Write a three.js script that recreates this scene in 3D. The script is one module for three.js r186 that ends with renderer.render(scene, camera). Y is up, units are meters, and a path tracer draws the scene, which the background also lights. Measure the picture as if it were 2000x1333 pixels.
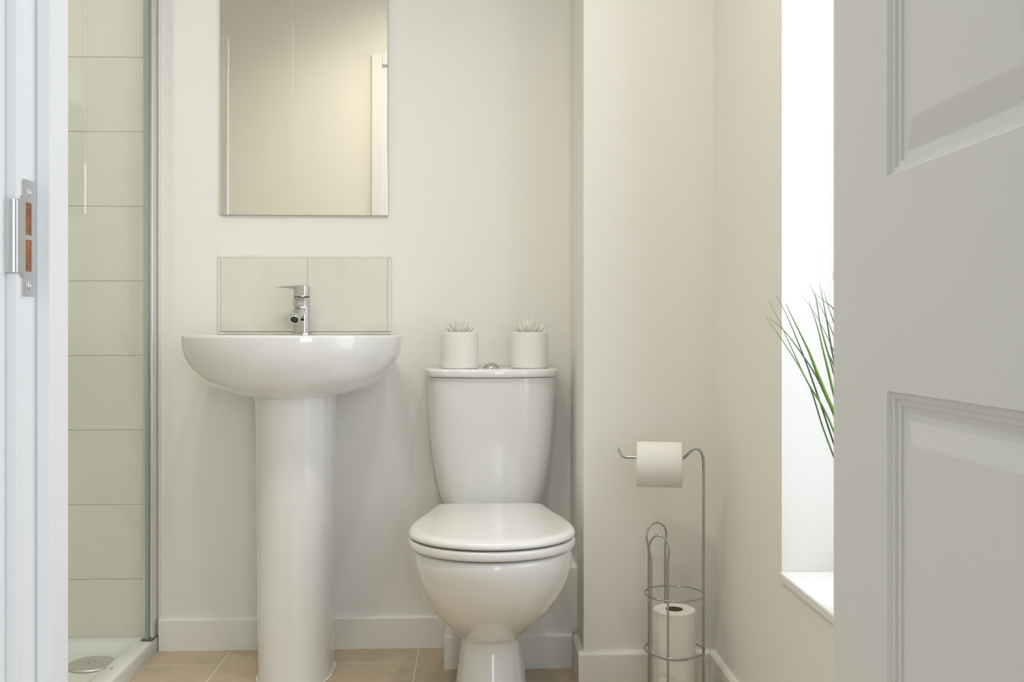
import * as THREE from 'three';
import { RoundedBoxGeometry } from 'three/addons/geometries/RoundedBoxGeometry.js';
import { mergeGeometries, mergeVertices, toCreasedNormals } from 'three/addons/utils/BufferGeometryUtils.js';
import { ImprovedNoise } from 'three/addons/math/ImprovedNoise.js';
import { RectAreaLightUniformsLib } from 'three/addons/lights/RectAreaLightUniformsLib.js';

// ---------------------------------------------------------------- camera, sky, light, exposure
const scene = new THREE.Scene();
const renderer = new THREE.WebGLRenderer({ antialias: true });
renderer.toneMapping = THREE.LinearToneMapping;
renderer.toneMappingExposure = 1.07;
renderer.shadowMap.enabled = true;
RectAreaLightUniformsLib.init();

const camera = new THREE.PerspectiveCamera(2 * Math.atan(666.5 / 1900) * 180 / Math.PI, 2000 / 1333, 0.02, 60);
camera.position.set(0, 0.8465, 0);
camera.rotation.y = -Math.atan(70 / 1900);
camera.setViewOffset(2000, 1333, 0, 23.5, 2000, 1333);      // lens shifted so that verticals stay vertical

scene.background = new THREE.Color().setRGB(0.85, 0.90, 1.03);   // overcast sky

// daylight at the bathroom window (just outside the pane, facing the room)
const dayLight = new THREE.RectAreaLight(new THREE.Color().setRGB(0.88, 0.93, 1.08), 2.0, 0.70, 1.62);
dayLight.name = 'window_daylight';
dayLight.position.set(0.80, 1.24, -1.39);
dayLight.rotation.y = Math.PI / 2;
scene.add(dayLight);
// daylight at the window of the room behind the camera
const backLight = new THREE.RectAreaLight(new THREE.Color().setRGB(0.90, 0.96, 1.05), 5.0, 1.28, 1.66);
backLight.name = 'rear_window_daylight';
backLight.position.set(0.83, 1.22, 1.985);
scene.add(backLight);
// unseen downlights added as fill in the bathroom ceiling (their bodies are built below)
const FILL_LAMPS = [[-0.55, -1.52, 1.2], [0.24, -1.66, 1.2], [-0.25, -1.40, 1.5], [-1.22, -2.15, 1.2]];     // x, z, half angle of the beam
const fillBeams = FILL_LAMPS.map(([x, z, spread]) => {
  const l = new THREE.SpotLight(new THREE.Color().setRGB(1.0, 0.95, 0.83), 1.52, 0, spread, 1.0);
  l.name = 'fill_beam';
  l.position.set(x, 2.385, z); l.target.position.set(x, 0, z);
  l.castShadow = true; l.shadow.radius = 2;
  scene.add(l, l.target);
  return l;
});
// ---------------------------------------------------------------- helpers
const V = (x, y, z) => new THREE.Vector3(x, y, z);
const noise = new ImprovedNoise();
let seed = 7;
const rnd = () => { seed = (seed * 1664525 + 1013904223) >>> 0; return seed / 4294967296; };
const taken = {};
function numbered(name) {
  const n = taken[name] = (taken[name] ?? -1) + 1;
  return n ? `${name}_${String(n).padStart(3, '0')}` : name;
}
function shadows(m) { m.castShadow = true; m.receiveShadow = true; return m; }
// a thing: a Group at its base; parts are given in world coordinates and moved into the group
function thing(name, label, category, [x, y, z], group) {
  const o = new THREE.Group();
  o.name = numbered(name); o.position.set(x, y, z);
  o.userData = { label, category };
  if (group) o.userData.group = group;
  scene.add(o);
  return o;
}
function origin(o) { const p = V(0, 0, 0); for (let q = o; q && q !== scene; q = q.parent) p.add(q.position); return p; }
function part(parent, name, geometry, material, label) {
  const p = origin(parent);
  geometry.translate(-p.x, -p.y, -p.z);
  const m = shadows(new THREE.Mesh(geometry, material));
  m.name = name;
  if (label) m.userData.label = label;
  parent.add(m);
  return m;
}
function structure(name, geometry, material, label, category) {
  const m = shadows(new THREE.Mesh(geometry, material));
  m.name = name; m.userData = { kind: 'structure', label, category };
  scene.add(m);
  return m;
}
// uv in metres, taken from the face's dominant axis
function metreUV(g) {
  if (g.index) g = g.toNonIndexed();
  if (!g.attributes.normal) g.computeVertexNormals();
  const p = g.attributes.position, uv = new Float32Array(p.count * 2);
  for (let i = 0; i < p.count; i += 3) {
    const a = V().fromBufferAttribute(p, i), b = V().fromBufferAttribute(p, i + 1), c = V().fromBufferAttribute(p, i + 2);
    const n = b.clone().sub(a).cross(c.clone().sub(a)), ax = Math.abs(n.x), ay = Math.abs(n.y), az = Math.abs(n.z);
    [a, b, c].forEach((q, k) => {
      const s = ax > ay && ax > az ? [q.z, q.y] : ay > az ? [q.x, q.z] : [q.x, q.y];
      uv.set(s, (i + k) * 2);
    });
  }
  g.setAttribute('uv', new THREE.BufferAttribute(uv, 2));
  return g;
}
function box(x0, x1, y0, y1, z0, z1) {
  const g = new THREE.BoxGeometry(x1 - x0, y1 - y0, z1 - z0);
  g.translate((x0 + x1) / 2, (y0 + y1) / 2, (z0 + z1) / 2);
  return metreUV(g);
}
function rbox(x0, x1, y0, y1, z0, z1, r = 0.002, seg = 2) {
  const g = new RoundedBoxGeometry(x1 - x0, y1 - y0, z1 - z0, seg, Math.min(r, (x1 - x0) / 2.01, (y1 - y0) / 2.01, (z1 - z0) / 2.01));
  g.translate((x0 + x1) / 2, (y0 + y1) / 2, (z0 + z1) / 2);
  return metreUV(g);
}
function join(list) {
  return mergeGeometries(list.map((g) => {
    g = g.index ? g.toNonIndexed() : g;
    for (const k of Object.keys(g.attributes)) if (!['position', 'normal', 'uv'].includes(k)) g.deleteAttribute(k);
    if (!g.attributes.uv) g.setAttribute('uv', new THREE.BufferAttribute(new Float32Array(g.attributes.position.count * 2), 2));
    return g;
  }));
}
// surface through rings of points (each ring counter-clockwise seen from above, rings going up)
function loft(rings, { capStart = true, capEnd = true, crease = 0 } = {}) {
  const n = rings[0].length, pos = [], idx = [];
  rings.forEach((r) => r.forEach((p) => pos.push(p.x, p.y, p.z)));
  for (let k = 0; k + 1 < rings.length; k++) for (let i = 0; i < n; i++) {
    const j = (i + 1) % n, a = k * n + i, b = k * n + j, c = a + n, d = b + n;
    idx.push(a, b, d, a, d, c);
  }
  const cap = (ring, at, flip) => {
    const c = ring.reduce((s, p) => s.add(p), V(0, 0, 0)).divideScalar(n), m = pos.length / 3;
    pos.push(c.x, c.y, c.z);
    for (let i = 0; i < n; i++) { const j = (i + 1) % n; flip ? idx.push(m, at + j, at + i) : idx.push(m, at + i, at + j); }
  };
  if (capStart) cap(rings[0], 0, true);
  if (capEnd) cap(rings[rings.length - 1], (rings.length - 1) * n, false);
  let g = new THREE.BufferGeometry();
  g.setAttribute('position', new THREE.Float32BufferAttribute(pos, 3));
  g.setIndex(idx);
  g.computeVertexNormals();
  if (crease) g = toCreasedNormals(g, crease);
  return g;
}
// horizontal ring: half width a, reaching forward to zf and back to zb from the widest line zm; nf, nb: roundness of either half
function ring(cx, y, a, zm, zf, zb, nf = 2, nb = 3, seg = 72) {
  const out = [];
  for (let i = 0; i < seg; i++) {
    const t = i / seg * 2 * Math.PI, c = Math.cos(t), s = -Math.sin(t), n = s < 0 ? nb : nf;   // s > 0: towards the camera
    const pw = (v) => Math.sign(v) * Math.abs(v) ** (2 / n);
    out.push(V(cx + a * pw(c), y, zm + (s > 0 ? (zf - zm) : (zm - zb)) * pw(s)));
  }
  return out;
}
function tube(points, r, { closed = false, seg = 0, radial = 10, tension = 0.5, linear = false } = {}) {
  let curve;
  if (linear) { curve = new THREE.CurvePath(); for (let i = 0; i + 1 < points.length; i++) curve.add(new THREE.LineCurve3(points[i], points[i + 1])); }
  else curve = new THREE.CatmullRomCurve3(points, closed, 'catmullrom', tension);
  const g = new THREE.TubeGeometry(curve, seg || points.length * 8, r, radial, closed);
  if (closed) return g;
  const ends = [points[0], points[points.length - 1]].map((p) => new THREE.SphereGeometry(r, radial, 6).translate(p.x, p.y, p.z));
  return join([g, ...ends]);
}
function cyl(cx, y0, y1, cz, r0, r1 = r0, seg = 40) { return new THREE.CylinderGeometry(r1, r0, y1 - y0, seg).translate(cx, (y0 + y1) / 2, cz); }
function lathe(profile, cx, y, cz, seg = 48) { return new THREE.LatheGeometry(profile.map(([r, h]) => new THREE.Vector2(r, h)), seg).translate(cx, y, cz); }

// ---------------------------------------------------------------- materials
// tileable noise: value(u, v) in 0..1 from several octaves that wrap at the edge
function fbm(x, y, size, octaves, k) {
  let s = 0, a = 1, t = 0;
  for (let o = 0; o < octaves; o++) {
    const f = size * 2 ** o, th = x * 2 * Math.PI, ph = y * 2 * Math.PI, r = f / (2 * Math.PI);
    s += a * noise.noise(Math.cos(th) * r + 17.3 * k, Math.sin(th) * r + Math.cos(ph) * r, Math.sin(ph) * r + 5.1 * o);
    t += a; a *= 0.55;
  }
  return s / t;
}
function texture(n, metres, fn, srgb = true) {
  const d = new Uint8Array(n * n * 4);
  for (let j = 0; j < n; j++) for (let i = 0; i < n; i++) {
    const c = fn(i / n, j / n), q = (j * n + i) * 4;
    for (let k = 0; k < 3; k++) d[q + k] = Math.max(0, Math.min(255, Math.round((Array.isArray(c) ? c[k] : c) * 255)));
    d[q + 3] = 255;
  }
  const t = new THREE.DataTexture(d, n, n);
  t.wrapS = t.wrapT = THREE.RepeatWrapping; t.magFilter = THREE.LinearFilter; t.minFilter = THREE.LinearMipmapLinearFilter; t.generateMipmaps = true;
  t.repeat.set(1 / metres, 1 / metres);
  if (srgb) t.colorSpace = THREE.SRGBColorSpace;
  t.needsUpdate = true;
  return t;
}
const std = (o) => new THREE.MeshStandardMaterial(o);
const phys = (o) => new THREE.MeshPhysicalMaterial(o);
const lin = (r, g, b) => new THREE.Color().setRGB(r, g, b);

const rollerBump = texture(256, 0.16, (u, v) => 0.5 + 0.9 * fbm(u, v, 24, 2, 1), false);
const wallPaint = std({ color: lin(0.865, 0.85, 0.80), roughness: 0.75, bumpMap: rollerBump, bumpScale: 0.00012 });
const ceilingPaint = std({ color: lin(0.88, 0.87, 0.84), roughness: 0.9 });
const gloss = std({ color: lin(0.88, 0.88, 0.875), roughness: 0.32 });          // white satin woodwork
const skirtPaint = std({ color: lin(0.865, 0.85, 0.80), roughness: 0.4 });
const grain = texture(512, 0.4, (u, v) => 0.5 + 0.5 * fbm(u * 1, v, 3, 1, 2) + 0.9 * noise.noise(Math.cos(u * 6.2832) * 26 + 3, Math.sin(u * 6.2832) * 26, v * 5 - 2.5) * (v < 0.5 ? 1 : 1), false);
const doorPaint = std({ color: lin(0.80, 0.80, 0.79), roughness: 0.42, bumpMap: grain, bumpScale: 0.00005 });

const floorTileMaps = [0, 1, 2].map((k) => texture(256, 0.5, (u, v) => {
  const a = fbm(u, v, 4, 4, k + 3), b = fbm(u, v, 30, 2, k + 8);
  const t = 1 + 0.08 * a + 0.05 * b;
  return [0.765 * t, 0.695 * t + 0.006 * a, 0.595 * t + 0.012 * a];
}));
const floorTileMats = floorTileMaps.map((m) => std({ map: m, roughness: 0.42 }));
const floorGrout = std({ color: lin(0.74, 0.68, 0.57), roughness: 0.9 });
const wallTileMaps = [0, 1, 2].map((k) => texture(256, 0.45, (u, v) => {
  const a = fbm(u, v, 3, 5, k + 12), b = Math.max(0, fbm(u, v, 9, 4, k + 20) - 0.12);
  const t = 1 + 0.02 * a - 0.05 * b;
  return [0.885 * t, 0.875 * t, 0.83 * t];
}));
const wallTileMats = wallTileMaps.map((m) => std({ map: m, roughness: 0.28 }));
const wallGrout = std({ color: lin(0.56, 0.54, 0.48), roughness: 0.9 });
const sealant = std({ color: lin(0.80, 0.77, 0.68), roughness: 0.5 });

const ceramic = phys({ color: lin(0.83, 0.83, 0.815), roughness: 0.22, clearcoat: 1, clearcoatRoughness: 0.04 });
const seatPlastic = phys({ color: lin(0.83, 0.82, 0.80), roughness: 0.3, clearcoat: 0.6, clearcoatRoughness: 0.1 });
const acrylic = phys({ color: lin(0.84, 0.84, 0.82), roughness: 0.25 });
const chrome = std({ color: lin(0.60, 0.61, 0.62), metalness: 1, roughness: 0.09 });
const wire = std({ color: lin(0.46, 0.46, 0.455), metalness: 1, roughness: 0.2 });
const satinSteel = std({ color: lin(0.56, 0.56, 0.55), metalness: 1, roughness: 0.34 });
const alu = std({ color: lin(0.74, 0.74, 0.75), metalness: 1, roughness: 0.28 });
const rubber = std({ color: lin(0.05, 0.05, 0.05), roughness: 0.7 });
const seal = std({ color: lin(0.30, 0.35, 0.33), roughness: 0.4 });
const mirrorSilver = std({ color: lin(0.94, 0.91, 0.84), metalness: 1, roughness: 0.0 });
const glassEdge = std({ color: lin(0.25, 0.33, 0.30), roughness: 0.2 });
const showerGlass = phys({ color: lin(0.975, 0.988, 0.978), transmission: 1, thickness: 0, roughness: 0.0, ior: 1.5, specularIntensity: 0.3 });
const windowGlass = phys({ color: lin(0.97, 0.98, 0.98), transmission: 1, thickness: 0, roughness: 0.0, ior: 1.5 });
const upvc = std({ color: lin(0.85, 0.86, 0.87), roughness: 0.3 });
const paperBump = texture(128, 0.02, (u, v) => 0.5 + 0.25 * Math.sin(u * 50.265) * Math.sin(v * 50.265) + 0.4 * fbm(u, v, 12, 2, 30), false);
const paper = std({ color: lin(0.86, 0.845, 0.80), roughness: 0.95, bumpMap: paperBump, bumpScale: 0.0002 });
const card = std({ color: lin(0.23, 0.15, 0.09), roughness: 0.9 });
const rawWood = std({ map: texture(128, 0.06, (u, v) => { const t = 1 + 0.5 * fbm(u, v, 6, 4, 33); return [0.62 * t, 0.37 * t, 0.20 * t]; }), roughness: 0.7 });
const potWhite = std({ color: lin(0.86, 0.85, 0.81), roughness: 0.45 });
const succulentMat = std({ color: lin(0.85, 0.835, 0.77), roughness: 0.6 });
const soil = std({ color: lin(0.72, 0.69, 0.62), roughness: 0.95 });
const grassMats = [[0.09, 0.20, 0.04], [0.17, 0.33, 0.05], [0.05, 0.10, 0.04], [0.12, 0.19, 0.06]].map(([r, g, b]) => phys({ color: lin(r, g, b), roughness: 0.5, transmission: 0.15, thickness: 0, side: THREE.DoubleSide }));

// ---------------------------------------------------------------- the room
const BW = -2.6, RW = 0.565, LW = -1.6, FW = -0.94, HW = -0.862, CH = 2.4;

// floor: bed of grout with staggered tiles laid in it
const floor = structure('floor', box(LW - 0.1, RW + 0.25, -0.12, -0.0008, BW - 0.1, HW), floorGrout, 'beige tiled bathroom floor with staggered rows', 'floor');
{
  const w = 0.2472, len = 0.40, gap = 0.0032, x0 = -0.6462;
  for (let c = -1; c < 5; c++) {
    const xa = Math.max(x0 + c * w, -0.834), xb = Math.min(x0 + (c + 1) * w, RW);
    if (xb - xa < 0.02) continue;
    const shift = (c + 11) % 2 ? 0.22 : 0;
    for (let k = -1; k < 6; k++) {
      const za = Math.max(-2.478 + shift + (k - 1) * len, BW), zb = Math.min(-2.478 + shift + k * len, HW);
      if (zb - za < 0.02) continue;
      part(floor, 'tile', rbox(xa + gap / 2, xb - gap / 2, -0.010, 0, za + gap / 2, zb - gap / 2, 0.0012, 1), floorTileMats[Math.floor(rnd() * 3)]);
    }
  }
}
// back wall, tiled where the shower stands
const wallBack = structure('wall_back', box(LW - 0.1, RW + 0.1, 0, CH, BW - 0.12, BW), wallPaint, 'cream painted back wall behind basin and toilet', 'wall');
part(wallBack, 'grout_bed', box(LW, -0.838, 0.0, CH, BW, BW + 0.0069), wallGrout);
{
  const h = 0.196, g = 0.0024;
  for (let r = -1; r < 12; r++) {
    const y0 = Math.max(0.1884 + (r - 0) * h, 0.0), y1 = Math.min(0.1884 + (r + 1) * h, CH);
    if (y1 - y0 < 0.02) continue;
    [[-1.236, -0.837], [LW, -1.236]].forEach(([xa, xb]) => part(wallBack, 'tile', rbox(xa + g / 2, xb - g / 2, y0 + g / 2, y1 - g / 2, BW + 0.001, BW + 0.008, 0.0012, 1), wallTileMats[Math.floor(rnd() * 3)]));
  }
}
structure('wall_left', box(LW - 0.12, LW, 0, CH, BW, HW), wallTileMats[0], 'shower side wall', 'wall');
structure('ceiling', box(LW - 0.12, RW + 0.25, CH, CH + 0.1, BW - 0.1, HW), ceilingPaint, 'white bathroom ceiling', 'ceiling');

// right wall with its window opening
const WZ0 = -1.78, WZ1 = -1.00, WY0 = 0.3976, WY1 = 2.08, RT = 0.25;
{
  const s = new THREE.Shape([[HW, 0], [BW - 0.1, 0], [BW - 0.1, CH], [HW, CH]].map(([z, y]) => new THREE.Vector2(-z, y)));
  s.holes.push(new THREE.Path([[-WZ1, WY0 - 0.0182], [-WZ0, WY0 - 0.0182], [-WZ0, WY1], [-WZ1, WY1]].map(([a, b]) => new THREE.Vector2(a, b))));
  const g = new THREE.ExtrudeGeometry(s, { depth: RT, bevelEnabled: false });
  g.rotateY(Math.PI / 2); g.translate(RW, 0, 0);
  structure('wall_right', metreUV(g), wallPaint, 'cream painted right wall with deep window recess', 'wall');
}
const win = structure('window_1', (() => {                     // outer frame and its sill
  const a = RW + 0.165, b = RW + 0.225, f = 0.055;
  return join([rbox(a, b, WY0, WY0 + f, WZ0, WZ1, 0.004), rbox(a, b, WY1 - f, WY1, WZ0, WZ1, 0.004), rbox(a, b, WY0 + f, WY1 - f, WZ0, WZ0 + f, 0.004), rbox(a, b, WY0 + f, WY1 - f, WZ1 - f, WZ1, 0.004)]);
})(), upvc, 'white framed window in the right wall recess', 'window');
part(win, 'window_pane', box(RW + 0.193, RW + 0.197, WY0 + 0.05, WY1 - 0.05, WZ0 + 0.05, WZ1 - 0.05), windowGlass).castShadow = false;
part(win, 'window_sill', rbox(RW - 0.005, RW + 0.235, WY0 - 0.018, WY0, WZ0 + 0.0005, WZ1 - 0.0005, 0.004, 3), gloss, 'white window board with rounded nose');

// boxed-in pipes: tall boxing in the right corner, low boxing behind the toilet
const TX = 0.2535, TZ = -2.292, LX = -0.066, LZ = -2.434, LY = 0.2475;
structure('wall_corner_boxing', rbox(TX, RW + 0.02, 0, CH, BW - 0.02, TZ, 0.002), wallPaint, 'tall boxed-out column in the right corner', 'wall');
structure('wall_low_boxing', rbox(LX, TX + 0.01, 0, LY, BW - 0.01, LZ, 0.002), wallPaint, 'low boxed-in ledge behind the toilet', 'wall');

// skirting boards with a bevelled top edge; lengths run along x or z
function skirt(x0, x1, z0, z1, out) {       // out: side that shows ('front' = +z, 'left' = -x)
  const h = 0.086, b = 0.007;
  const prof = out === 'front'
    ? [[z0, 0], [z1, 0], [z1, h - b], [z1 - b * 0.7, h - 0.001], [z0, h]]
    : [[x1, 0], [x0, 0], [x0, h - b], [x0 + b * 0.7, h - 0.001], [x1, h]];
  const s = new THREE.Shape(prof.map(([a, y]) => new THREE.Vector2(a, y)));
  const g = new THREE.ExtrudeGeometry(s, { depth: out === 'front' ? x1 - x0 : z1 - z0, bevelEnabled: false });
  if (out === 'front') { g.rotateY(-Math.PI / 2); g.scale(-1, 1, 1); g.translate(x0, 0, 0); flip(g); }
  else g.translate(0, 0, z0);
  return metreUV(g);
}
function flip(g) {                          // reverse the winding after a mirroring
  const q = g.index ? g.toNonIndexed() : g, p = q.attributes.position;
  for (let i = 0; i < p.count; i += 3) { const a = V().fromBufferAttribute(p, i + 1), b = V().fromBufferAttribute(p, i + 2); p.setXYZ(i + 1, b.x, b.y, b.z); p.setXYZ(i + 2, a.x, a.y, a.z); }
  q.computeVertexNormals();
  if (q !== g) g.copy(q);
}
structure('baseboard_back', skirt(-0.833, LX - 0.0125, BW, BW + 0.0145, 'front'), skirtPaint, 'cream skirting board along the back wall', 'skirting board');
structure('baseboard_low_boxing', join([skirt(LX - 0.013, TX - 0.0135, LZ, LZ + 0.014, 'front'), skirt(LX - 0.013, LX, BW + 0.014, LZ + 0.002, 'left')]), skirtPaint, 'cream skirting board around the low boxing behind the toilet', 'skirting board');
structure('baseboard_corner_boxing', join([skirt(TX - 0.013, RW - 0.0135, TZ, TZ + 0.014, 'front'), skirt(TX - 0.013, TX, LZ + 0.0145, TZ + 0.002, 'left')]), skirtPaint, 'cream skirting board around the tall boxing', 'skirting board');
structure('baseboard_right', skirt(RW - 0.013, RW, TZ + 0.0005, FW, 'left'), skirtPaint, 'cream skirting board under the window', 'skirting board');

// wall with the doorway
const JL = -0.400, JR = 0.362, STOP = 0.0127, DH = 1.985;     // rebate faces of the door lining, head height
{
  const s = new THREE.Shape([[LW - 0.1, 0], [JL - 0.028, 0], [JL - 0.028, DH + 0.03], [JR + 0.028, DH + 0.03], [JR + 0.028, 0], [1.65, 0], [1.65, CH], [LW - 0.1, CH]].map(([x, y]) => new THREE.Vector2(x, y)));
  const g = new THREE.ExtrudeGeometry(s, { depth: HW - FW, bevelEnabled: false });
  g.translate(0, 0, FW);
  structure('wall_front', metreUV(g), wallPaint, 'cream wall around the doorway', 'wall');
}
const frame = structure('trim_1', join([rbox(JL - 0.027, JL, 0, DH, FW, HW, 0.0012), rbox(JR, JR + 0.027, 0, DH, FW, HW, 0.0012), rbox(JL - 0.027, JR + 0.027, DH, DH + 0.027, FW, HW, 0.0012)]), gloss, 'white door lining around the doorway', 'door frame');
part(frame, 'door_stop', rbox(JL, JL + STOP, 0, DH, FW, -0.9, 0.0015), gloss);
part(frame, 'door_stop', rbox(JR - STOP, JR, 0, DH, FW, -0.9, 0.0015), gloss);
part(frame, 'door_stop', rbox(JL + STOP, JR - STOP, DH - STOP, DH, FW, -0.9, 0.0015), gloss);
for (const [z0, z1, w] of [[HW, HW + 0.018, 0.06], [FW - 0.015, FW, 0.045]]) {
  const q = 0.008;                                             // quirk between lining edge and architrave
  part(frame, 'architrave', rbox(JL - q - w, JL - q, 0, DH + q + w, z0, z1, 0.004, 3), gloss);
  part(frame, 'architrave', rbox(JR + q, JR + q + w, 0, DH + q + w, z0, z1, 0.004, 3), gloss);
  part(frame, 'architrave', rbox(JL - q, JR + q, DH + q, DH + q + w, z0, z1, 0.004, 3), gloss);
}
// strike plate let into the left rebate
{
  const y0 = 0.8761, y1 = 0.9789, zf = -0.8935, x = JL;
  const s = new THREE.Shape([[0.8715, y0 + 0.0155], [0.8715, y0], [-zf, y0], [-zf, y1], [0.8745, y1], [0.8715, y1 - 0.004], [0.8715, y1 - 0.015], [0.868, y1 - 0.019], [0.862, y1 - 0.019], [0.862, y0 + 0.0195], [0.868, y0 + 0.0195]].map(([a, b]) => new THREE.Vector2(a, b)));
  const slot = (a, b) => new THREE.Path([[0.8755, a], [0.8755, b], [0.8875, b], [0.8875, a]].map(([p, q]) => new THREE.Vector2(p, q)));
  s.holes.push(slot(0.8975, 0.926), slot(0.930, 0.959));
  const g = new THREE.ExtrudeGeometry(s, { depth: 0.0016, bevelEnabled: true, bevelSize: 0.0003, bevelThickness: 0.0003, bevelSegments: 1 });
  g.rotateY(Math.PI / 2); g.translate(x, 0, 0);
  // lip that turns round the edge of the lining
  const lip = new THREE.Shape();
  lip.moveTo(0, 0); lip.lineTo(0.0018, 0); lip.quadraticCurveTo(0.0018, 0.0036, -0.0018, 0.0042); lip.lineTo(-0.0095, 0.0042); lip.lineTo(-0.0095, 0.0026); lip.lineTo(-0.002, 0.0026); lip.quadraticCurveTo(0, 0.0022, 0, 0);
  const lg = new THREE.ExtrudeGeometry(lip, { depth: 0.0635, bevelEnabled: false, curveSegments: 8 });
  lg.rotateX(-Math.PI / 2); lg.scale(1, 1, -1); flip(lg); lg.translate(x, y0 + 0.0197, HW);
  const plate = part(frame, 'strike_plate', join([g, lg]), satinSteel, 'steel strike plate with two lock slots');
  part(plate, 'lock_slot', box(x + 0.0002, x + 0.0008, 0.8975, 0.926, -0.8875, -0.8755), rawWood, 'bare wood behind the lower slot');
  part(plate, 'lock_slot', box(x + 0.0002, x + 0.0008, 0.930, 0.959, -0.8875, -0.8755), rawWood, 'bare wood behind the upper slot');
  for (const y of [0.8855, 0.9685]) {
    const c = new THREE.LatheGeometry([[0, 0.0006], [0.0012, 0.0006], [0.0014, 0.0012], [0.0036, 0.0010], [0.004, 0.0002]].map(([a, b]) => new THREE.Vector2(a, b)).reverse(), 20);
    c.rotateZ(-Math.PI / 2); c.translate(x + 0.0017, y, -0.8825);
    part(plate, 'screw', c, chrome);
  }
}
// moulded door, hinged on the right and opened towards the hall
{
  const xf = 0.3195, th = 0.035, zh = -0.858, W = 0.758, y0 = 0.006, y1 = 1.978;   // xf: the face that shows
  const door = structure('door_1', new THREE.BufferGeometry(), doorPaint, 'white moulded panel door standing open', 'door');
  const cols = [[0.112, 0.334], [0.424, 0.646]], rows = [[0.20, 0.7985], [0.9655, 1.86]];   // distance from the hinge edge, heights
  const s = new THREE.Shape([[0, y0], [W, y0], [W, y1], [0, y1]].map(([a, b]) => new THREE.Vector2(a, b)));
  for (const [a, b] of cols) for (const [c, d] of rows) s.holes.push(new THREE.Path([[a, c], [a, d], [b, d], [b, c]].map(([p, q]) => new THREE.Vector2(p, q))));
  const skin = metreUV(new THREE.ExtrudeGeometry(s, { depth: 0.012, bevelEnabled: false }));
  const core = box(0, W, y0, y1, -0.023, 0.0);
  const g = join([skin, core]);                                // a: along the door, z: towards the bathroom side
  const turn = (q) => { q.rotateY(-Math.PI / 2); q.translate(xf + 0.012, 0, zh); return q; };
  door.geometry = turn(g);
  // moulding profile: inset from the panel edge, depth below the door face
  const prof = [[0, 0], [0.0016, 0.0030], [0.0055, 0.0040], [0.0062, 0.0058], [0.0105, 0.0066], [0.0112, 0.0082], [0.0160, 0.0090], [0.0175, 0.0088], [0.0365, 0.0034], [0.0385, 0.0030]];
  for (const [a, b] of cols) for (const [c, d] of rows) {
    const rings = prof.map(([i, dep]) => [V(a + i, c + i, 0.012 - dep), V(b - i, c + i, 0.012 - dep), V(b - i, d - i, 0.012 - dep), V(a + i, d - i, 0.012 - dep)]);
    const pos = [];
    const quad = (p, q, r, t) => pos.push(...[p, q, r, p, r, t].flatMap((v) => [v.x, v.y, v.z]));
    for (let k = 0; k + 1 < rings.length; k++) for (let i = 0; i < 4; i++) { const j = (i + 1) % 4; quad(rings[k][i], rings[k][j], rings[k + 1][j], rings[k + 1][i]); }
    quad(...rings[rings.length - 1]);
    const pg = new THREE.BufferGeometry();
    pg.setAttribute('position', new THREE.Float32BufferAttribute(pos, 3));
    pg.computeVertexNormals();
    part(door, 'panel', turn(metreUV(pg)), doorPaint);
  }
  for (const y of [0.22, 1.05, 1.76]) part(door, 'hinge', cyl(JR - 0.001, y, y + 0.075, HW + 0.006, 0.004, 0.004, 16), satinSteel);
}
// hall behind the camera
structure('floor_hall', box(-1.25, 1.65, -0.12, 0, HW, 1.9), std({ color: lin(0.58, 0.52, 0.44), roughness: 0.8 }), 'hall floor', 'floor');
structure('ceiling_hall', box(-1.25, 1.65, CH, CH + 0.1, HW, 1.9), ceilingPaint, 'hall ceiling', 'ceiling');
structure('wall_hall_left', box(-1.25, -1.15, 0, CH, HW, 1.9), wallPaint, 'hall wall on the left', 'wall');
structure('wall_hall_right', box(1.55, 1.65, 0, CH, HW, 1.9), wallPaint, 'hall wall on the right', 'wall');
{
  const x0 = 0.14, x1 = 1.52, y0 = 0.34, y1 = 2.10, z = 1.9;
  const q = new THREE.Shape([[-1.25, 0], [1.65, 0], [1.65, CH], [-1.25, CH]].map(([a, b]) => new THREE.Vector2(a, b)));
  q.holes.push(new THREE.Path([[x0, y0], [x0, y1], [x1, y1], [x1, y0]].map(([a, b]) => new THREE.Vector2(a, b))));
  structure('wall_hall_end', metreUV(new THREE.ExtrudeGeometry(q, { depth: 0.12, bevelEnabled: false }).translate(0, 0, z)), wallPaint, 'hall end wall with a window', 'wall');
  const f = 0.05, a = z + 0.02, b = z + 0.075;
  const w2 = structure('window_2', join([rbox(x0, x1, y0, y0 + f, a, b, 0.004), rbox(x0, x1, y1 - f, y1, a, b, 0.004), rbox(x0, x0 + f, y0 + f, y1 - f, a, b, 0.004), rbox(x1 - f, x1, y0 + f, y1 - f, a, b, 0.004)]), upvc, 'white framed hall window', 'window');
  part(w2, 'window_pane', box(x0 + 0.045, x1 - 0.045, y0 + 0.045, y1 - 0.045, z + 0.045, z + 0.049), windowGlass).castShadow = false;
}

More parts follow.
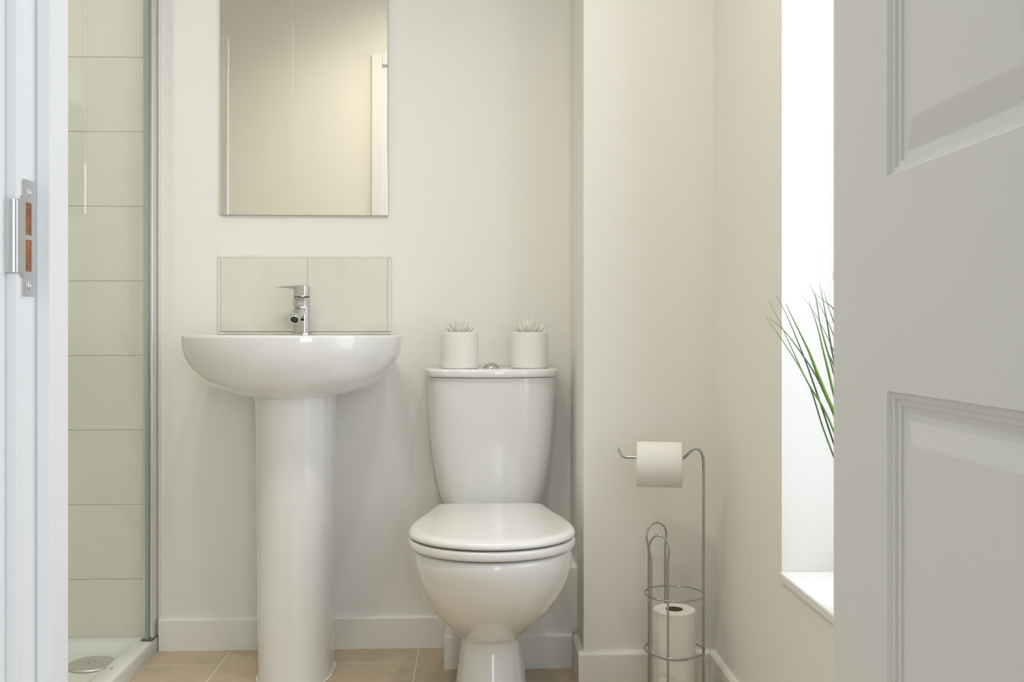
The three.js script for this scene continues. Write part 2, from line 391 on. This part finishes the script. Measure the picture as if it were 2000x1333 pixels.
// ---------------------------------------------------------------- shower
{
  const t = thing('shower_tray', 'low white shower tray beside the tiled wall', 'shower tray', [-1.218, 0, -2.215]);
  const x0 = LW, x1 = -0.835, z0 = BW + 0.008, z1 = -1.83;
  const rect = (x0, x1, z0, z1, y, r) => {
    const out = [], n = 8;
    for (const [cx, cz, a0] of [[x1 - r, z1 - r, 0], [x1 - r, z0 + r, 1], [x0 + r, z0 + r, 2], [x0 + r, z1 - r, 3]]) for (let i = 0; i <= n; i++) {
      const a = (a0 + i / n) * Math.PI / 2 - 0;
      out.push(V(cx + r * (a0 === 0 ? Math.cos(Math.PI / 2 - i / n * Math.PI / 2) : a0 === 1 ? Math.cos(i / n * Math.PI / 2) : a0 === 2 ? -Math.sin(i / n * Math.PI / 2) : -Math.cos(i / n * Math.PI / 2)), y,
        cz + r * (a0 === 0 ? Math.sin(Math.PI / 2 - i / n * Math.PI / 2) : a0 === 1 ? -Math.sin(i / n * Math.PI / 2) : a0 === 2 ? -Math.cos(i / n * Math.PI / 2) : Math.sin(i / n * Math.PI / 2))));
    }
    return out;
  };
  const rim = 0.05;
  part(t, 'tray', loft([rect(x0, x1, z0, z1, 0, 0.006), rect(x0, x1, z0, z1, 0.030, 0.006), rect(x0 + 0.002, x1 - 0.002, z0 + 0.002, z1 - 0.002, 0.036, 0.006), rect(x0 + 0.006, x1 - 0.006, z0 + 0.006, z1 - 0.006, 0.038, 0.006),
    rect(x0 + rim - 0.01, x1 - rim + 0.01, z0 + rim - 0.01, z1 - rim + 0.01, 0.038, 0.03), rect(x0 + rim, x1 - rim, z0 + rim, z1 - rim, 0.035, 0.03), rect(x0 + rim + 0.016, x1 - rim - 0.016, z0 + rim + 0.016, z1 - rim - 0.016, 0.022, 0.03),
    rect(x0 + rim + 0.03, x1 - rim - 0.03, z0 + rim + 0.03, z1 - rim - 0.03, 0.019, 0.03)], { capStart: false, crease: 0.6 }), acrylic);
  const spot = new THREE.Shape(Array.from({ length: 22 }, (_, i) => { const a = i / 22 * 2 * Math.PI, r = 0.0055 * (1 + 0.35 * noise.noise(Math.cos(a) * 1.7, Math.sin(a) * 1.7, 0.4)); return new THREE.Vector2(r * Math.cos(a) * 0.8, r * Math.sin(a) * 1.5); }));
  const stain = new THREE.ExtrudeGeometry(spot, { depth: 0.0003, bevelEnabled: false });
  stain.rotateX(-Math.PI / 2); stain.translate(-0.868, 0.0380, -2.350);
  part(t, 'rust_stain', stain, std({ color: lin(0.58, 0.43, 0.26), roughness: 0.8 }), 'small brown rust stain on the rim');
  const dx = -0.946, dz = -2.428;
  const cover = part(t, 'drain_cover', lathe([[0, 0], [0.054, 0], [0.0565, 0.0012], [0.0565, 0.004], [0.054, 0.0058], [0.04, 0.0072], [0.0, 0.0080]], dx, 0.0195, dz), alu, 'round metal drain cover');
  for (let i = 0; i < 5; i++) { const a = i / 5 * 6.2832 + 0.4; part(cover, 'drain_mark', cyl(dx + 0.011 * Math.cos(a), 0.0270, 0.0277, dz + 0.011 * Math.sin(a), 0.0018, 0.0018, 8), rubber); }
}
{
  const gx = -0.8515, top = 1.835, bot = 0.0385, zc = -1.845;
  const e = thing('shower_enclosure', 'clear glass shower screen with slim metal wall profile', 'shower screen', [gx, bot, -2.22]);
  part(e, 'side_panel', box(gx - 0.003, gx + 0.003, bot + 0.004, top, BW + 0.03, zc), showerGlass, 'clear glass side panel').castShadow = false;
  part(e, 'front_panel', box(LW + 0.02, gx - 0.01, bot + 0.004, top, zc - 0.003, zc + 0.003), showerGlass, 'clear glass front panel').castShadow = false;
  part(e, 'wall_profile', join([rbox(gx - 0.013, gx - 0.004, bot, top, BW + 0.0083, BW + 0.044, 0.002), rbox(gx + 0.004, gx + 0.0135, bot, top, BW + 0.0083, BW + 0.044, 0.002), rbox(gx - 0.0045, gx + 0.0045, bot, top, BW + 0.0085, BW + 0.0258, 0.001)]), alu, 'metal profile fixing the glass to the wall');
  part(e, 'glass_seal', rbox(gx - 0.0045, gx + 0.0045, bot, top, BW + 0.026, BW + 0.052, 0.001), seal);
  part(e, 'foot_shade', rbox(gx - 0.0138, gx + 0.0140, bot, bot + 0.005, BW + 0.0083, BW + 0.053, 0.001), std({ color: lin(0.12, 0.11, 0.10), roughness: 0.7 }), 'dark piece for the shadow at the profile foot');  // dark piece standing in for the shadow under the profile
  part(e, 'corner_post', rbox(gx - 0.012, gx + 0.010, bot, top, zc - 0.012, zc + 0.012, 0.003), alu);
  part(wallBack, 'sealant_bead', rbox(-0.8372, -0.8322, 0.038, CH, BW, BW + 0.0085, 0.003, 3), sealant);
}

// ---------------------------------------------------------------- mirror and splashback
{
  const x0 = -0.6755, x1 = -0.2345, y0 = 1.1475, y1 = 1.79;
  const m = thing('wall_mirror', 'frameless rectangular mirror hung above the basin', 'mirror', [(x0 + x1) / 2, y0, BW]);
  part(m, 'mirror_back', box(x0, x1, y0, y1, BW + 0.001, BW + 0.0065), glassEdge);
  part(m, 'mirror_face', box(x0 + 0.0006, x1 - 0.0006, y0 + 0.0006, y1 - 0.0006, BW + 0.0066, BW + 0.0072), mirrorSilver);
}
{
  const x0 = -0.6725, x1 = -0.2355, xm = -0.4465, y0 = 0.8395, y1 = 1.0335, z = BW + 0.0005;
  const s = thing('tile_splashback', 'splashback of two cream tiles above the basin', 'splashback', [(x0 + x1) / 2, y0, BW]);
  part(s, 'grout', box(x0 - 0.001, x1 + 0.001, y0 + 0.001, y1 + 0.001, z, z + 0.0070), wallGrout);
  part(s, 'tile', rbox(x0, xm - 0.0006, y0, y1, z, z + 0.0085, 0.0012, 1), wallTileMats[1]);
  part(s, 'tile', rbox(xm + 0.0006, x1, y0, y1, z, z + 0.0085, 0.0012, 1), wallTileMats[2]);
  part(s, 'sealant_bead', rbox(x0 - 0.0085, x1 + 0.0105, y0 - 0.0079, y0 - 0.0012, z, z + 0.0082, 0.002), sealant, 'cream bead between tiles and basin');
  part(s, 'edge_trim', join([rbox(x0 - 0.0085, x0 - 0.0005, y0, y1 + 0.0004, z, z + 0.0065, 0.002), rbox(x1 + 0.0005, x1 + 0.0105, y0, y1 + 0.0004, z, z + 0.0065, 0.002), rbox(x0 - 0.0085, x1 + 0.0105, y1 + 0.0005, y1 + 0.009, z, z + 0.0065, 0.002)]), sealant, 'cream bead around the tiles');
}

// ---------------------------------------------------------------- pedestal basin and tap
{
  const cx = -0.4455, R = 0.8315;
  const b = thing('pedestal_basin', 'white ceramic wash basin on a full pedestal', 'wash basin', [cx, 0, -2.42]);
  const zm = -2.40, zf = -2.168, zb = BW + 0.001, A = 0.2635;
  const outer = [[0.1475, 0.34], [0.1455, 0.40], [0.141, 0.50], [0.134, 0.595], [0.125, 0.685], [0.113, 0.77], [0.099, 0.84], [0.083, 0.897], [0.067, 0.94], [0.050, 0.97], [0.035, 0.987], [0.018, 0.996], [0.006, 0.999], [0.0015, 0.995], [0.0, 0.985]]
    .map(([h, s]) => ring(cx, R - h, A * s, zm, zm + (zf - zm) * (0.30 + 0.70 * s), zb, 2.1, 3.2));
  const inner = [[0.0, 0.218, -2.196, -2.494], [0.003, 0.213, -2.200, -2.490], [0.03, 0.203, -2.21, -2.482], [0.07, 0.175, -2.24, -2.468], [0.10, 0.13, -2.28, -2.45], [0.115, 0.07, -2.32, -2.42], [0.118, 0.025, -2.35, -2.395]]
    .map(([h, a, f, k]) => ring(cx, R - h, a, -2.36, f, k, 2.1, 2.4));
  part(b, 'basin', loft([...outer, ...inner]), ceramic);
  part(b, 'waste', lathe([[0, 0.002], [0.018, 0.002], [0.022, 0.0005], [0.022, 0]].reverse(), cx, R - 0.1178, -2.37, 24), chrome);
  // pedestal: deep U in plan, open towards the wall
  const px = -0.4425;
  const ped = [];
  for (let k = 0; k <= 16; k++) {
    const t = k / 16, y = 0.70 * t, a = 0.0865 + 0.0045 * t + 0.003 * Math.max(0, t - 0.9) * 10, f = -2.30 + 0.022 * t * t - 0.0 + (t < 0.08 ? 0.004 * (0.08 - t) / 0.08 : 0);
    ped.push(ring(px, y, a, -2.395, f, -2.487, 2.2, 9, 96));
  }
  part(b, 'pedestal', loft(ped, { crease: 0.9 }), ceramic);
  const bead = ring(px, 0.002, 0.0885, -2.395, -2.293, -2.489, 2.2, 9, 48);
  part(b, 'sealant_bead', new THREE.TubeGeometry(new THREE.CatmullRomCurve3(bead, true), 160, 0.003, 6, true), sealant);
}
{
  const cx = -0.449, y0 = 0.8318, z = -2.528;
  const t = thing('basin_mixer_tap', 'chrome single lever mixer tap on the basin deck', 'tap', [cx, y0, z]);
  const sq = (y, a, d, zc = z) => ring(cx, y, a, zc, zc + d, zc - d, 4.5, 4.5, 48);
  part(t, 'base_plate', loft([sq(y0, 0.0245, 0.0245), sq(y0 + 0.004, 0.0245, 0.0245), sq(y0 + 0.0055, 0.0225, 0.0225)], { crease: 0.6 }), chrome);
  const body = part(t, 'body', loft([sq(y0 + 0.005, 0.0215, 0.0205), sq(y0 + 0.045, 0.0208, 0.0205), sq(y0 + 0.094, 0.0206, 0.0205), sq(y0 + 0.0955, 0.0196, 0.0195)], { crease: 0.6 }), chrome);
  // spout: rounded bar that reaches forward from the body and dips at its end
  const sp = [], spAt = (q) => V(cx - 0.001, y0 + 0.064 - 0.004 * q - 0.014 * q * q, z + 0.010 + 0.083 * q);
  for (let k = 0; k <= 12; k++) {
    const q = k / 12, c = spAt(q), d = spAt(q + 0.01).sub(spAt(q - 0.01)).normalize(), up = V(0, d.z, -d.y), e = k === 12 ? 0.82 : 1, w = (0.0165 - 0.0028 * q) * e, h = (0.0125 - 0.001 * q) * e, r = [];
    for (let i = 0; i < 28; i++) { const a = -i / 28 * 2 * Math.PI, f = (v) => Math.sign(v) * Math.abs(v) ** 0.75; r.push(c.clone().add(V(-w * f(Math.cos(a)), 0, 0)).addScaledVector(up, h * f(Math.sin(a)))); }
    sp.push(r);
  }
  part(t, 'spout', loft(sp, { crease: 0.8 }), chrome);
  const tip = spAt(0.96).add(V(0, -0.003, 0)), down = V(0, -0.57, 0.82);
  const aer = (pr) => { const g = new THREE.LatheGeometry(pr.map(([a, b]) => new THREE.Vector2(a, b)), 28); g.applyQuaternion(new THREE.Quaternion().setFromUnitVectors(V(0, 1, 0), down)); g.translate(tip.x, tip.y, tip.z); return g; };
  const ring1 = part(t, 'aerator', aer([[0.0142, -0.006], [0.0142, 0.0035], [0.0134, 0.0045], [0.0124, 0.0048], [0.0124, 0.011], [0.0116, 0.0122], [0.0100, 0.0122], [0.0094, 0.0112], [0.0094, 0.005]]), chrome);
  part(ring1, 'aerator_mesh', aer([[0.0092, 0.0075], [0.006, 0.0083], [0.0, 0.0083]]), rubber, 'dark mesh inside the outlet');
  // cap and lever, turned to the left
  part(t, 'collar', loft([sq(y0 + 0.0948, 0.0188, 0.0188), sq(y0 + 0.0985, 0.0188, 0.0188)]), rubber, 'dark gap below the lever');
  part(t, 'cap', loft([sq(y0 + 0.0982, 0.0198, 0.0198), sq(y0 + 0.0992, 0.0206, 0.0205), sq(y0 + 0.119, 0.0206, 0.0205), sq(y0 + 0.1255, 0.0200, 0.0200), sq(y0 + 0.1265, 0.0188, 0.0188)], { crease: 0.6 }), chrome);
  const lev = [];
  for (let k = 0; k <= 14; k++) {
    const q = k / 14, x = cx + 0.006 - q * 0.071, top = y0 + 0.1268 - 0.0005 * q - 0.0035 * q * q, thick = 0.021 * Math.exp(-q * 3.4) + 0.0058 * (1.12 - q), w = 0.0185 - 0.008 * q, r = [];
    for (let i = 0; i < 24; i++) { const a = i / 24 * 2 * Math.PI, f = (v) => Math.sign(v) * Math.abs(v) ** 0.5; r.push(V(x, top - thick / 2 + thick / 2 * f(Math.sin(a)), z + 0.001 + w * f(Math.cos(a)))); }
    lev.push(r);
  }
  part(t, 'lever', loft(lev, { crease: 0.6 }), chrome);
}

// ---------------------------------------------------------------- toilet
const TC = 0.0345;
{
  const t = thing('toilet', 'white close-coupled toilet with closed lid', 'toilet', [TC, 0, -2.25]);
  const back = -2.4185;
  const bowlRings = [[0, 0.090, -2.24, -2.115], [0.010, 0.0888, -2.24, -2.117], [0.016, 0.0845, -2.24, -2.126], [0.05, 0.0795, -2.24, -2.136], [0.083, 0.0745, -2.235, -2.148], [0.12, 0.0685, -2.23, -2.160], [0.143, 0.0660, -2.225, -2.163], [0.149, 0.0675, -2.22, -2.158], [0.157, 0.0735, -2.21, -2.142], [0.173, 0.0865, -2.20, -2.114], [0.195, 0.1085, -2.19, -2.078], [0.228, 0.1345, -2.175, -2.035],
    [0.2695, 0.1565, -2.16, -1.996], [0.303, 0.1680, -2.15, -1.972], [0.335, 0.1735, -2.14, -1.958], [0.355, 0.1745, -2.135, -1.955], [0.367, 0.1730, -2.135, -1.956], [0.372, 0.1695, -2.135, -1.96], [0.374, 0.160, -2.135, -1.97]]
    .map(([y, a, m, f]) => ring(TC, y, a, m, f, back, 2.05, 2.6, 80));
  const bowl = part(t, 'bowl', join([loft(bowlRings), rbox(TC - 0.115, TC + 0.115, 0.30, 0.396, -2.585, -2.39, 0.02, 4)]), ceramic);
  // outline shared by seat and lid, as half widths from back to front
  const side = [[-2.402, 0.120], [-2.394, 0.131], [-2.36, 0.138], [-2.287, 0.1535], [-2.22, 0.1700], [-2.16, 0.1785], [-2.115, 0.1805]];
  const pts = [];
  for (let i = 0; i < 16; i++) { const a = i / 15 * Math.PI; pts.push(V(TC + 0.1805 * Math.cos(a), 0, -2.115 + 0.165 * Math.sin(a))); }   // right, front, left
  for (let i = side.length - 2; i >= 0; i--) pts.push(V(TC - side[i][1], 0, side[i][0]));
  for (let i = 0; i < side.length - 1; i++) pts.push(V(TC + side[i][1], 0, side[i][0]));
  const curve = new THREE.CatmullRomCurve3(pts, true, 'centripetal'), outline = curve.getSpacedPoints(120).slice(0, 120).reverse(), mid = V(TC, 0, -2.19);
  const slab = (levels) => loft(levels.map(([y, inset, k]) => outline.map((p) => { const d = p.clone().sub(mid), l = d.length(); return mid.clone().addScaledVector(d, k ?? (l - inset) / l).setY(y); })));
  part(t, 'seat', slab([[0.3765, 0.014], [0.3772, 0.006], [0.380, 0.0015], [0.384, 0.0], [0.392, 0.0], [0.3958, 0.002], [0.3975, 0.006]]), seatPlastic);
  part(t, 'seat_lid', slab([[0.4005, 0.006], [0.4012, 0.003], [0.403, 0.0005], [0.407, 0.0], [0.4115, 0.002], [0.4145, 0.0055], [0.4168, 0.011], [0.4182, 0.019], [0.4188, 0.03], [0.4198, 0, 0.6], [0.4204, 0, 0.3]]), seatPlastic);
  for (const s of [-1, 1]) part(t, 'hinge', rbox(TC + s * 0.078 - 0.02, TC + s * 0.078 + 0.02, 0.374, 0.412, -2.428, -2.398, 0.006, 3), seatPlastic);
  // cistern, bowed towards the front and narrower below
  const CC = 0.0405, cis = [];
  const prof = [[0.386, 0.108], [0.388, 0.116], [0.394, 0.1225], [0.409, 0.130], [0.436, 0.138], [0.465, 0.1445], [0.494, 0.1500], [0.53, 0.1550], [0.568, 0.1590], [0.62, 0.1625], [0.67, 0.1650], [0.7232, 0.1660]];
  prof.forEach(([y, a]) => { const q = (y - 0.386) / 0.337; cis.push(ring(CC, y, a, -2.53, -2.452 + 0.026 * q - Math.max(0, 0.122 - a) * 0.8, -2.594, 2.5, 9, 120)); });
  part(t, 'cistern', loft(cis, { crease: 0.9 }), ceramic);
  const lidRing = (y, d) => ring(CC, y, 0.1735 - d, -2.53, -2.418 - d, -2.5955, 2.5, 9, 120);
  part(t, 'cistern_lid', loft([lidRing(0.7248, 0.004), lidRing(0.7256, 0.001), lidRing(0.728, 0), lidRing(0.739, 0), lidRing(0.7428, 0.0012), lidRing(0.7448, 0.004), lidRing(0.7456, 0.009), lidRing(0.7458, 0.03)], { crease: 1.0 }), ceramic);
  part(t, 'flush_button', lathe([[0.0, 0.0150], [0.008, 0.0140], [0.015, 0.0105], [0.0200, 0.0050], [0.0220, 0.0]].reverse(), 0.039, 0.7455, -2.505, 32), chrome, 'small chrome flush button');
}

// ---------------------------------------------------------------- pots on the cistern
function succulent(cx, cz, turn, label) {
  const y0 = 0.7459, r = 0.0478, h = 0.0925;
  const p = thing('potted_succulent', label, 'potted plant', [cx, y0, cz], 'white pots on the cistern');
  part(p, 'pot', lathe([[0, 0], [r - 0.003, 0], [r - 0.0008, 0.001], [r, 0.003], [r, h - 0.003], [r - 0.001, h - 0.0008], [r - 0.003, h], [r - 0.005, h - 0.001], [r - 0.0055, h - 0.004], [r - 0.0055, h - 0.012]], cx, y0, cz, 64), potWhite);
  part(p, 'soil', cyl(cx, y0 + h - 0.014, y0 + h - 0.010, cz, r - 0.005), soil);
  const base = y0 + h - 0.010;
  [[8, 0.044, 0.50, 0.009], [7, 0.046, 0.85, 0.007], [5, 0.046, 1.20, 0.005]].forEach(([n, len, tilt, rr], row) => {
    for (let i = 0; i < n; i++) {
      const a = turn + (i + row * 0.5) / n * 2 * Math.PI, L = len * (0.9 + 0.2 * rnd()), rings = [];
      for (let k = 0; k <= 8; k++) {
        const s = k / 8, w = 0.0098 * Math.max(0.06, Math.sin(Math.PI * (0.18 + 0.82 * s)) ** 0.8), th = w * 0.42, bend = tilt + 0.25 * s;
        const out = rr + L * s * Math.cos(bend), up = L * s * Math.sin(bend), rg = [];
        for (let q = 0; q < 8; q++) {
          const b = -q / 8 * 2 * Math.PI, side = w * Math.cos(b), lift = th * Math.sin(b), o = out - lift * Math.sin(bend);
          rg.push(V(cx + Math.cos(a) * o - Math.sin(a) * side, base + up + lift * Math.cos(bend), cz + Math.sin(a) * o + Math.cos(a) * side));
        }
        rings.push(rg);
      }
      part(p, 'leaf', loft(rings), succulentMat);
    }
  });
}
succulent(-0.0415, -2.498, 0.3, 'white pot with pale succulent on the cistern, the one nearer the basin');
succulent(0.1375, -2.506, 1.0, 'white pot with pale succulent on the cistern, the one nearer the window');

// ---------------------------------------------------------------- toilet roll stand
const SC = 0.4405, SZ = -2.15, SR = 0.0655, ARM = 0.19;       // ARM: how far the roll arm is turned to the wall
{
  const s = thing('toilet_roll_stand', 'chrome wire toilet roll stand in the corner', 'toilet roll holder', [SC, 0, SZ]);
  const circle = (y, r) => { const o = []; for (let i = 0; i < 40; i++) { const a = i / 40 * 2 * Math.PI; o.push(V(SC + r * Math.cos(a), y, SZ + r * Math.sin(a))); } return o; };
  const hoop = (y, r, w) => new THREE.TubeGeometry(new THREE.CatmullRomCurve3(circle(y, r), true), 96, w, 8, true);
  part(s, 'base_hoop', hoop(0.0035, 0.0745, 0.003), wire);
  part(s, 'base_disc', lathe([[0, 0.004], [0.066, 0.004], [0.068, 0.003], [0.068, 0.0015], [0.066, 0.001], [0, 0.001]].reverse(), SC, 0.0185, SZ, 48), wire);
  for (let i = 0; i < 4; i++) { const a = i * Math.PI / 2 + 0.785; part(s, 'base_spoke', tube([V(SC + 0.0745 * Math.cos(a), 0.0035, SZ + 0.0745 * Math.sin(a)), V(SC + 0.064 * Math.cos(a), 0.0205, SZ + 0.064 * Math.sin(a))], 0.0025, { linear: true, seg: 2, radial: 8 }), wire); }
  part(s, 'hoop', hoop(0.2575, SR, 0.0019), wire);
  part(s, 'hoop', hoop(0.1335, SR, 0.0019), wire);
  // main post with the roll arm
  const px = 0.5062, post = [];
  for (let k = 0; k <= 12; k++) post.push(V(px, 0.012 + k / 12 * 0.530, SZ));
  post.push(V(px - 0.001, 0.560, SZ), V(px - 0.0065, 0.5735, SZ), V(px - 0.0165, 0.5795, SZ), V(px - 0.0265, 0.5745, SZ), V(px - 0.037, 0.5635, SZ), V(px - 0.045, 0.5575, SZ), V(px - 0.060, 0.5570, SZ), V(px - 0.10, 0.5570, SZ), V(px - 0.14, 0.5570, SZ), V(px - 0.165, 0.5570, SZ), V(px - 0.176, 0.5580, SZ), V(px - 0.1835, 0.5640, SZ), V(px - 0.1880, 0.5735, SZ));
  post.forEach((q) => { const d = px - q.x; q.x = px - d * Math.cos(ARM); q.z = SZ - d * Math.sin(ARM); });
  part(s, 'post', tube(post, 0.0031, { seg: 220, radial: 12, tension: 0.5 }), wire);
  // two arched guards, one in front of the stack and one behind it
  for (const [xl, zl, xr, zr, top] of [[SC - 0.0575, SZ + 0.031, SC - 0.0260, SZ + 0.060, 0.3970], [SC - 0.0500, SZ - 0.042, SC - 0.0075, SZ - 0.065, 0.4045]]) {
    const foot = 0.010, cy = top - 0.0305;
    const q = [];
    for (let k = 0; k <= 8; k++) q.push(V(xl, foot + k / 8 * (cy - 0.03 - foot), zl));
    const cxm = (xl + xr) / 2 - 0.001, rx = (xr - xl) / 2 + 0.0035;
    for (let k = 0; k <= 10; k++) { const a = Math.PI - k / 10 * Math.PI, w = k / 10; q.push(V(cxm + rx * Math.cos(a), cy + 0.0305 * Math.sin(a), zl + (zr - zl) * w)); }
    for (let k = 8; k >= 0; k--) q.push(V(xr, foot + k / 8 * (cy - 0.03 - foot), zr));
    part(s, 'guard', tube(q, 0.0024, { seg: 200, radial: 10 }), wire);
  }
}
function roll(label, c, horizontal, len, r = 0.047) {
  const core = 0.0185;
  const t = thing('toilet_roll', label, 'toilet roll', c, 'toilet rolls on the stand');
  const lay = (pr) => { const g = new THREE.LatheGeometry(pr.map(([a, b]) => new THREE.Vector2(a, b)), 56); if (horizontal) { g.rotateZ(Math.PI / 2); g.rotateY(-ARM); g.translate(c[0], c[1] + r, c[2]); } else g.translate(c[0], c[1] + len / 2, c[2]); return g; };
  const h = len / 2;
  part(t, 'paper', lay([[core + 0.0008, -h + 0.0006], [core + 0.002, -h], [r - 0.0025, -h], [r - 0.0006, -h + 0.0007], [r, -h + 0.0025], [r, h - 0.0025], [r - 0.0006, h - 0.0007], [r - 0.0025, h], [core + 0.002, h], [core + 0.0008, h - 0.0006]]), paper);
  part(t, 'core', lay([[core - 0.0006, -h + 0.0005], [core + 0.0008, -h + 0.0005], [core + 0.0008, h - 0.0005], [core - 0.0006, h - 0.0005], [core - 0.0006, -h + 0.0005]]), card, 'brown cardboard core');
  return t;
}
roll('white toilet roll hanging on the top arm of the stand', [0.5062 - 0.0972 * Math.cos(ARM), 0.5570 + 0.0031 - 0.0179 - 0.0506, SZ - 0.0972 * Math.sin(ARM)], true, 0.1005, 0.0506);
roll('white toilet roll on top of the stack in the stand', [SC, 0.1235, SZ], false, 0.1, 0.0468);
roll('white toilet roll at the bottom of the stack in the stand', [SC, 0.0230, SZ], false, 0.1, 0.0455);

// ---------------------------------------------------------------- grass in the window
{
  const px = 0.628, pz = -1.50;
  const p = thing('grass_plant', 'artificial green grass plant on the window sill', 'potted plant', [px, WY0, pz]);
  part(p, 'pot', lathe([[0, 0], [0.036, 0], [0.039, 0.002], [0.048, 0.10], [0.049, 0.104], [0.046, 0.104], [0.045, 0.10], [0.0445, 0.09], [0, 0.09]], px, WY0, pz, 40), potWhite);
  const blades = [
    [[0.47, 0.865, -1.56], [0.488, 0.835, -1.55], [0.516, 0.788, -1.54], [0.531, 0.755, -1.53], [0.547, 0.725, -1.52], [0.562, 0.685, -1.51], [0.608, 0.524, -1.5]],
    [[0.481, 0.869, -1.6], [0.505, 0.845, -1.583], [0.529, 0.808, -1.567], [0.55, 0.767, -1.55], [0.561, 0.732, -1.533], [0.569, 0.707, -1.517], [0.616, 0.524, -1.5]],
    [[0.493, 0.894, -1.62], [0.509, 0.85, -1.603], [0.522, 0.81, -1.586], [0.535, 0.771, -1.569], [0.54, 0.749, -1.551], [0.552, 0.693, -1.534], [0.564, 0.646, -1.517], [0.604, 0.524, -1.5]],
    [[0.492, 0.901, -1.58], [0.506, 0.869, -1.569], [0.518, 0.832, -1.557], [0.53, 0.793, -1.546], [0.539, 0.757, -1.534], [0.55, 0.715, -1.523], [0.562, 0.667, -1.511], [0.61, 0.524, -1.5]],
    [[0.499, 0.886, -1.55], [0.518, 0.842, -1.542], [0.531, 0.809, -1.533], [0.541, 0.776, -1.525], [0.553, 0.741, -1.517], [0.561, 0.716, -1.508], [0.62, 0.524, -1.5]],
    [[0.555, 0.92, -1.6], [0.558, 0.898, -1.58], [0.558, 0.855, -1.56], [0.559, 0.824, -1.54], [0.566, 0.775, -1.52], [0.626, 0.524, -1.5]],
    [[0.557, 0.922, -1.56], [0.558, 0.889, -1.545], [0.559, 0.855, -1.53], [0.564, 0.797, -1.515], [0.631, 0.524, -1.5]],
    [[0.526, 0.89, -1.52], [0.538, 0.85, -1.516], [0.546, 0.812, -1.512], [0.553, 0.779, -1.508], [0.56, 0.744, -1.504], [0.623, 0.524, -1.5]],
    [[0.574, 0.908, -1.63], [0.572, 0.853, -1.597], [0.571, 0.813, -1.565], [0.571, 0.786, -1.532], [0.634, 0.524, -1.5]],
    [[0.571, 0.909, -1.58], [0.572, 0.882, -1.56], [0.574, 0.855, -1.54], [0.611, 0.704, -1.52], [0.637, 0.524, -1.5]],
    [[0.575, 0.94, -1.55], [0.572, 0.917, -1.533], [0.612, 0.738, -1.517], [0.641, 0.524, -1.5]],
    [[0.536, 0.902, -1.52], [0.548, 0.891, -1.515], [0.562, 0.877, -1.51], [0.611, 0.717, -1.505], [0.649, 0.523, -1.5]],
    [[0.562, 0.907, -1.6], [0.569, 0.874, -1.575], [0.577, 0.835, -1.55], [0.614, 0.692, -1.525], [0.639, 0.524, -1.5]],
    [[0.56, 0.906, -1.66], [0.569, 0.88, -1.628], [0.577, 0.845, -1.596], [0.583, 0.808, -1.564], [0.611, 0.677, -1.532], [0.628, 0.524, -1.5]],
  ];
  const width = [0.0030, 0.0032, 0.0026, 0.0028, 0.0058, 0.0026, 0.0024, 0.0040, 0.0024, 0.0024, 0.0020, 0.0018, 0.0020, 0.0018];
  const tone = [1, 0, 3, 2, 1, 3, 2, 1, 2, 0, 2, 2, 3, 3];
  blades.forEach((pl, n) => {
    const c = new THREE.CatmullRomCurve3([...pl, [px + (pl[pl.length - 1][0] - px) * 0.5, 0.487, pz]].map((q) => V(...q)), false, 'centripetal'), N = 28, rings = [];
    for (let k = 0; k <= N; k++) {
      const s = k / N, q = c.getPoint(s), w = width[n] * 0.5 * Math.min(1, 0.14 + s * 1.7), th = w * 0.28;
      const d = c.getTangent(s), sx = V(0.95, 0, 0.31).cross(d).cross(d).normalize(), nz = d.clone().cross(sx).normalize();
      rings.push([[1, 0], [0, 1], [-1, 0], [0, -1]].map(([a, b]) => q.clone().addScaledVector(sx, a * w).addScaledVector(nz, b * th)));
    }
    part(p, 'grass_blade', loft(rings), grassMats[tone[n]]);
  });
}

// ---------------------------------------------------------------- added fill lamps, and the light pull (seen in the mirror)
FILL_LAMPS.forEach(([x, z], i) => {  // unseen fittings added to carry the fill beams
  const l = thing('added_fill_lamp', ['added fill lamp in the ceiling above the basin', 'added fill lamp in the ceiling in front of the toilet', 'added fill lamp in the ceiling just inside the doorway', 'added fill lamp in the ceiling above the shower tray'][i], 'ceiling light', [x, CH, z], 'added fill lamps in the ceiling');
  part(l, 'bezel', lathe([[0.031, 0], [0.031, -0.003], [0.034, -0.0045], [0.042, -0.004], [0.0435, -0.002], [0.0435, 0]], x, CH, z, 40), chrome);
  part(l, 'lens', lathe([[0, -0.001], [0.031, -0.001]].reverse(), x, CH, z, 32), std({ color: lin(0.9, 0.9, 0.88), emissive: lin(1.0, 0.95, 0.83), emissiveIntensity: 4, roughness: 0.4 }));
});
{
  const x = -0.772, z = -1.05;
  const c = thing('light_pull_cord', 'thin white light pull cord reflected in the mirror', 'pull cord', [x, 1.20, z]);
  part(c, 'ceiling_switch', lathe([[0, 0], [0.04, 0], [0.04, -0.03], [0.03, -0.04], [0, -0.042]], x, CH, z, 32), gloss);
  part(c, 'cord', cyl(x, 1.25, CH - 0.04, z, 0.0009, 0.0009, 8), gloss);
  part(c, 'cord_pull', lathe([[0, 0], [0.009, 0.004], [0.011, 0.012], [0.007, 0.045], [0.003, 0.052], [0, 0.053]], x, 1.20, z, 20), gloss);
}

renderer.render(scene, camera);
